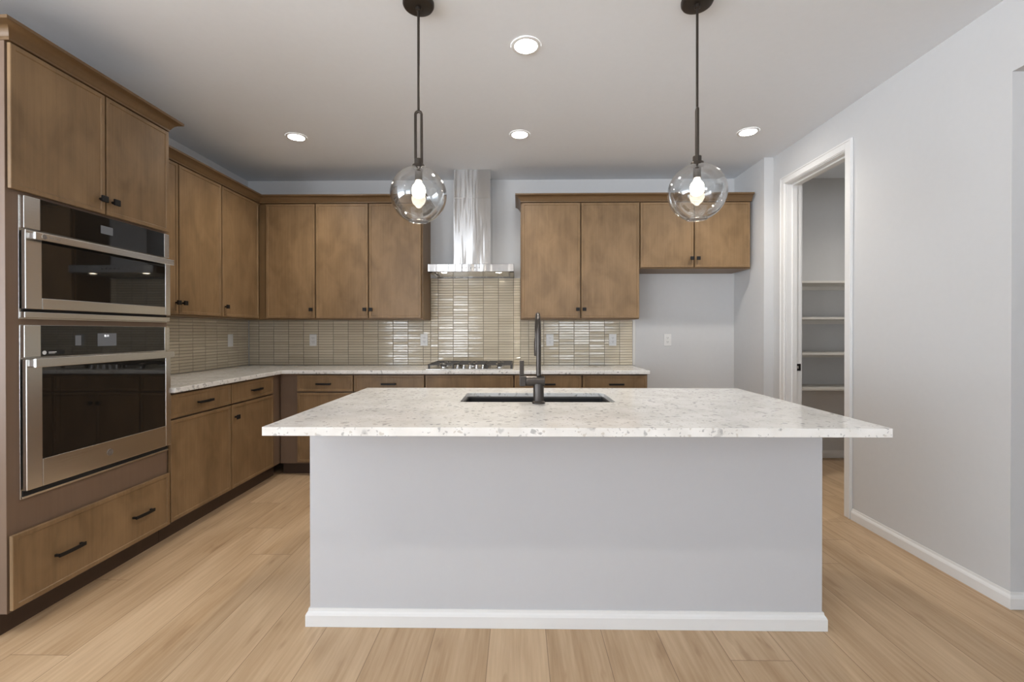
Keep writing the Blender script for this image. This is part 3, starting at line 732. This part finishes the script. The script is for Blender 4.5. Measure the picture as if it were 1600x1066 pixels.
for (x, y, r) in ((-.668, 3.985, .036), (-.668, 4.225, .030), (-.42, 4.135, .046), (-.168, 3.985, .030), (-.168, 4.225, .036)):
    bu = MB().lathe([(r, 0), (r, .008), (r * .8, .012), (r * .5, .012)], (x, y, .9187), 'z', 24).build('burner', M_STEEL, t, smooth=True)
    MB().lathe([(r * .8, .0122), (r * .8, .018), (r * .7, .020), (.0005, .020)], (x, y, .9187), 'z', 24).build('burner_cap', M_SIRON, bu, smooth=True)
for k in range(5):
    MB().lathe([(.019, 0), (.019, .004), (.0165, .006), (.0150, .030), (.0135, .032), (.0005, .032)], (-.532 + .0555 * k, 3.882 - (.012 if k in (1, 2, 3) else 0) * 0, .9187), 'z', 20).build('knob', M_STEELV, t, smooth=True)

# ------------------------------------------------------------------ island
IX0, IX1, IY0, IY1 = -.8885, 1.270, 1.5296, 2.6145
BX0, BX1, BY0 = -.880, 1.261, 1.8686
SX0, SX1, SY0, SY1 = -.275, .455, 2.089, 2.400
isl = thing('kitchen_island', 'large white painted kitchen island with white baseboard, centre of the room', 'kitchen island', ((BX0 + BX1) / 2, 2.2, 0))
mb = MB().box(BX0, BX1, BY0, BY0 + .115, 0.0005, 0.8785).box(BX0, BX0 + .03, BY0 + .115, 2.58, .0005, .8785).box(BX1 - .03, BX1, BY0 + .115, 2.58, .0005, .8785)
mb.build('body', M_ISLAND, isl, bevel=0.002)
MB().sweep([(BX0, 2.585), (BX0, BY0), (BX1, BY0), (BX1, 2.585)], BASEP).build('baseboard', M_TRIM, isl)
mb = MB().box(BX0 + .031, BX1 - .031, 2.545, 2.565, 0.1, 0.8785).box(BX0 + .031, BX1 - .031, 2.48, 2.50, .0005, .0995)
mb.build('cabinet_back', M_WOODF, isl)
n = 4; wd = (BX1 - BX0 - .07) / n
for k in range(n):
    a = BX0 + .035 + k * wd
    mb = MB(); mb.box(a + .002, a + wd - .002, 2.5655, 2.585, .118, .866); mb.build('door', M_WOOD, isl, bevel=0.002)
# worktop with a rounded sink cut-out
def rrect(x0, x1, y0, y1, r, n=6):
    pts = []
    for cx, cy, a0 in ((x1 - r, y1 - r, 0), (x0 + r, y1 - r, PI / 2), (x0 + r, y0 + r, PI), (x1 - r, y0 + r, 3 * PI / 2)):
        pts += [(cx + r * math.cos(a0 + PI / 2 * i / n), cy + r * math.sin(a0 + PI / 2 * i / n)) for i in range(n + 1)]
    return pts
def slab_with_hole(outer, hole, z0, z1):
    bm = bmesh.new(); es = []
    loops = []
    for pts in (outer, hole):
        vs = [bm.verts.new((x, y, z1)) for x, y in pts]
        es += [bm.edges.new((vs[i], vs[(i + 1) % len(vs)])) for i in range(len(vs))]
    bmesh.ops.triangle_fill(bm, use_beauty=True, use_dissolve=False, edges=es)
    r = bmesh.ops.extrude_face_region(bm, geom=list(bm.faces))
    bmesh.ops.translate(bm, vec=(0, 0, z0 - z1), verts=[g for g in r['geom'] if isinstance(g, bmesh.types.BMVert)])
    bmesh.ops.recalc_face_normals(bm, faces=bm.faces)
    mb = MB(); bm.verts.ensure_lookup_table(); bm.verts.index_update()
    mb.add([v.co[:] for v in bm.verts], [[v.index for v in f.verts] for f in bm.faces]); bm.free(); return mb
o = slab_with_hole(rrect(IX0, IX1, IY0, IY1, .004, 2), rrect(SX0, SX1, SY0, SY1, .022), 0.8788, 0.909).build('island_worktop', M_QUARTZ, bevel=0.0022)
tag(o, 'white speckled quartz slab overhanging the island, with sink cut-out', 'countertop')
t = thing('kitchen_sink', 'black undermount single-bowl sink set in the island worktop', 'sink', ((SX0 + SX1) / 2, (SY0 + SY1) / 2, .66))
e = .004; mb = MB(); tops = [(rrect(SX0 + .0085, SX1 - .0085, SY0 + .0085, SY1 - .0085, .016), .8905), (rrect(SX0 + .0085, SX1 - .0085, SY0 + .0085, SY1 - .0085, .016), .880), (rrect(SX0 + .012, SX1 - .012, SY0 + .012, SY1 - .012, .02), .690), (rrect(SX0 + .03, SX1 - .03, SY0 + .03, SY1 - .03, .024), .668)]
vs = []; nn = len(tops[0][0])
for pts, z in tops: vs += [(x, y, z) for x, y in pts]
fs = [(k * nn + i, k * nn + (i + 1) % nn, (k + 1) * nn + (i + 1) % nn, (k + 1) * nn + i) for k in range(3) for i in range(nn)] + [tuple(range(3 * nn, 4 * nn))]
mb.add(vs, fs); bs = mb.build('basin', M_SINK, t, smooth=True)
md = bs.modifiers.new('thickness', 'SOLIDIFY'); md.thickness = 0.006; md.offset = -1 if False else 1
MB().lathe([(.045, 0), (.045, .002), (.034, .0025), (.030, .0005), (.0005, .0005)], (.09, 2.25, .6688), 'z', 24).build('drain', M_STEEL, t, smooth=True)

# faucet
FX, FY, FZ = .0925, 2.055, .909
t = thing('kitchen_faucet', 'tall gunmetal gooseneck faucet with side lever on the island', 'faucet', (FX, FY, FZ))
MB().lathe([(.030, .0003), (.030, .006), (.0265, .010), (.0245, .012), (.0245, .088), (.0235, .092), (.0005, .092)], (FX, FY, FZ), 'z', 28).build('body', M_GUN, t, smooth=True)
mb = MB(); mb.cyl((FX + .028, FY, 1.012), (FX - .058, FY, 1.012), .0235, n=28); mb.build('valve', M_GUN, t, bevel=.002, smooth=True)
lv = MB(); lv.prism([(FX - .0595, .9895), (FX - .056, 1.036), (FX - .088, 1.036), (FX - .088, .992), (FX - .080, .988)], 'y', FY - .021, FY + .021)
lv = lv.build('lever_hub', M_GUN, t, bevel=.003)
MB().box(FX - .0870, FX - .0670, FY - .0035, FY + .0035, 1.0365, 1.106).build('lever', M_GUN, lv, bevel=.0015)
R = .088; zc = 1.231; path = [(FX, FY, 1.036), (FX, FY, 1.10), (FX, FY, 1.18)]
for i in range(17):
    a = PI - PI * i / 16; path.append((FX, FY + R + R * math.cos(a), zc + R * math.sin(a)))
path.append((FX, FY + 2 * R, 1.205))
MB().tube(path, .0112, 16).build('spout', M_GUN, t, smooth=True)
MB().lathe([(.013, 0), (.0135, -.012), (.0145, -.02), (.0145, -.085), (.013, -.090), (.0005, -.090)], (FX, FY + 2 * R, 1.207), 'z', 20).build('spray_head', M_GUN, t, smooth=True)

# ------------------------------------------------------------------ pendants
def pendant(x, y, zc, ang, label):
    t = thing('pendant_lamp', label, 'pendant lamp', (x, y, zc), 'pendant lamps over the island')
    r = .1275
    cn = MB().lathe([(.0705, -.0003), (.0705, -.012), (.066, -.020), (.060, -.0225), (.012, -.0235), (.0005, -.0235)], (x, y, ZC), 'z', 40).build('canopy', M_BRONZE, t, smooth=True)
    MB().lathe([(.013, -.0235), (.013, -.036), (.008, -.040), (.0005, -.040)], (x, y, ZC), 'z', 20).build('canopy_collar', M_BRONZE, cn, smooth=True)
    zt = zc + .381
    MB().cyl((x, y, zt - .004), (x, y, ZC - .036), .0058, n=14).build('rod', M_BRONZE, t, smooth=True)
    w, zb = .0140, zc + .140; pts = []
    for i in range(13):
        a = PI - PI * i / 12; pts.append((w * math.cos(a), zt - w + w * math.sin(a)))
    pts += [(w, zb + w * 0.6), (w, zb)]; pts = [(-w, zb), (-w, zb + w * 0.6)] + pts
    MB().tube([(x + p * math.cos(ang), y + p * math.sin(ang), z) for p, z in pts], .0066, 10).build('loop', M_BRONZE, t, smooth=True)
    ca = MB().lathe([(.0005, .165), (.019, .163), (.019, .138), (.028, .136), (.030, .128), (.030, .120), (.017, .120), (.017, .066), (.0005, .066)], (x, y, zc), 'z', 28).build('socket', M_BRONZE, t, smooth=True)
    bl = [(.013, .068), (.0145, .060), (.020, .053), (.0265, .044), (.0305, .030), (.031, .020), (.029, .008), (.023, -.002), (.013, -.008), (.0005, -.010)]
    MB().lathe(bl, (x, y, zc - .004), 'z', 24).build('bulb', M_BULB, t, smooth=True)
    g = []; a0, a1 = math.asin(.030 / r), PI - math.asin(.046 / r)
    for i in range(41):
        a = a0 + (a1 - a0) * i / 40; g.append((r * math.sin(a), r * math.cos(a)))
    zb = r * math.cos(a1)
    g += [(.0465, zb - .002), (.0450, zb - .004), (.0425, zb - .002)]
    for i in range(41):
        a = a1 + (a0 - a1) * i / 40; rr = r - .0028; g.append((max(rr * math.sin(a), .0285), rr * math.cos(a)))
    MB().lathe(g, (x, y, zc), 'z', 56, cap=False).build('glass_globe', M_GLASS, t, smooth=True)
    return t
pendant(-.4555, 2.037, 1.863, 0.0, 'clear glass globe pendant left of the range hood, open loop seen face-on')
pendant(.8100, 2.040, 1.869, 1.35, 'clear glass globe pendant over the right half of the island, loop edge-on')

# ------------------------------------------------------------------ recessed ceiling lights
for x, y, lab in ((.040, 2.350, 'round recessed ceiling light nearest the camera, above the island'),
                  (-1.710, 3.423, 'round recessed ceiling light over the left counter corner'),
                  (.010, 3.405, 'round recessed ceiling light in front of the range hood, middle of the far row'),
                  (1.726, 3.388, 'round recessed ceiling light at the right, before the pantry doorway'),
                  (-2.10, 0.40, 'round recessed ceiling light of the living area, front row left'),
                  (0.05, 0.40, 'round recessed ceiling light of the living area, front row middle'),
                  (-4.30, -2.20, 'round recessed ceiling light of the living area, back row far left'),
                  (-1.90, -2.20, 'round recessed ceiling light of the living area, back row second from left'),
                  (-0.30, -2.20, 'round recessed ceiling light of the living area, back row third from left'),
                  (1.40, -2.20, 'round recessed ceiling light of the living area, back row right'),
                  (3.10, 3.45, 'round recessed ceiling light added unseen to brighten the pantry')):  # last one is an unseen lamp, added to lift the dark pantry
    t = thing('ceiling_light', lab, 'ceiling light', (x, y, ZC), 'recessed ceiling lights')
    MB().lathe([(.078, -.0004), (.077, -.005), (.0750, -.0058), (.0600, -.0058), (.0594, -.003)], (x, y, ZC), 'z', 40, cap=False).build('trim_ring', M_TRIM, t, smooth=True)
    MB().lathe([(.0592, -.0040), (.05, -.0042), (.0005, -.0044)], (x, y, ZC), 'z', 40, cap=False).build('lens', M_CAN, t, smooth=True)
    sd = bpy.data.lights.new('beam', 'SPOT'); sd.energy = CAN_W * (0.8 if x > 3 else 1.0); sd.color = (1.0, 0.925, 0.83)
    sd.spot_size = math.radians(140); sd.spot_blend = 1.0; sd.shadow_soft_size = 0.05
    so = bpy.data.objects.new('beam', sd); C.objects.link(so); so.parent = t; so.location = (0, 0, -0.02)

# helper property used only while building
for o in bpy.data.objects:
    if '_at' in o: del o['_at']
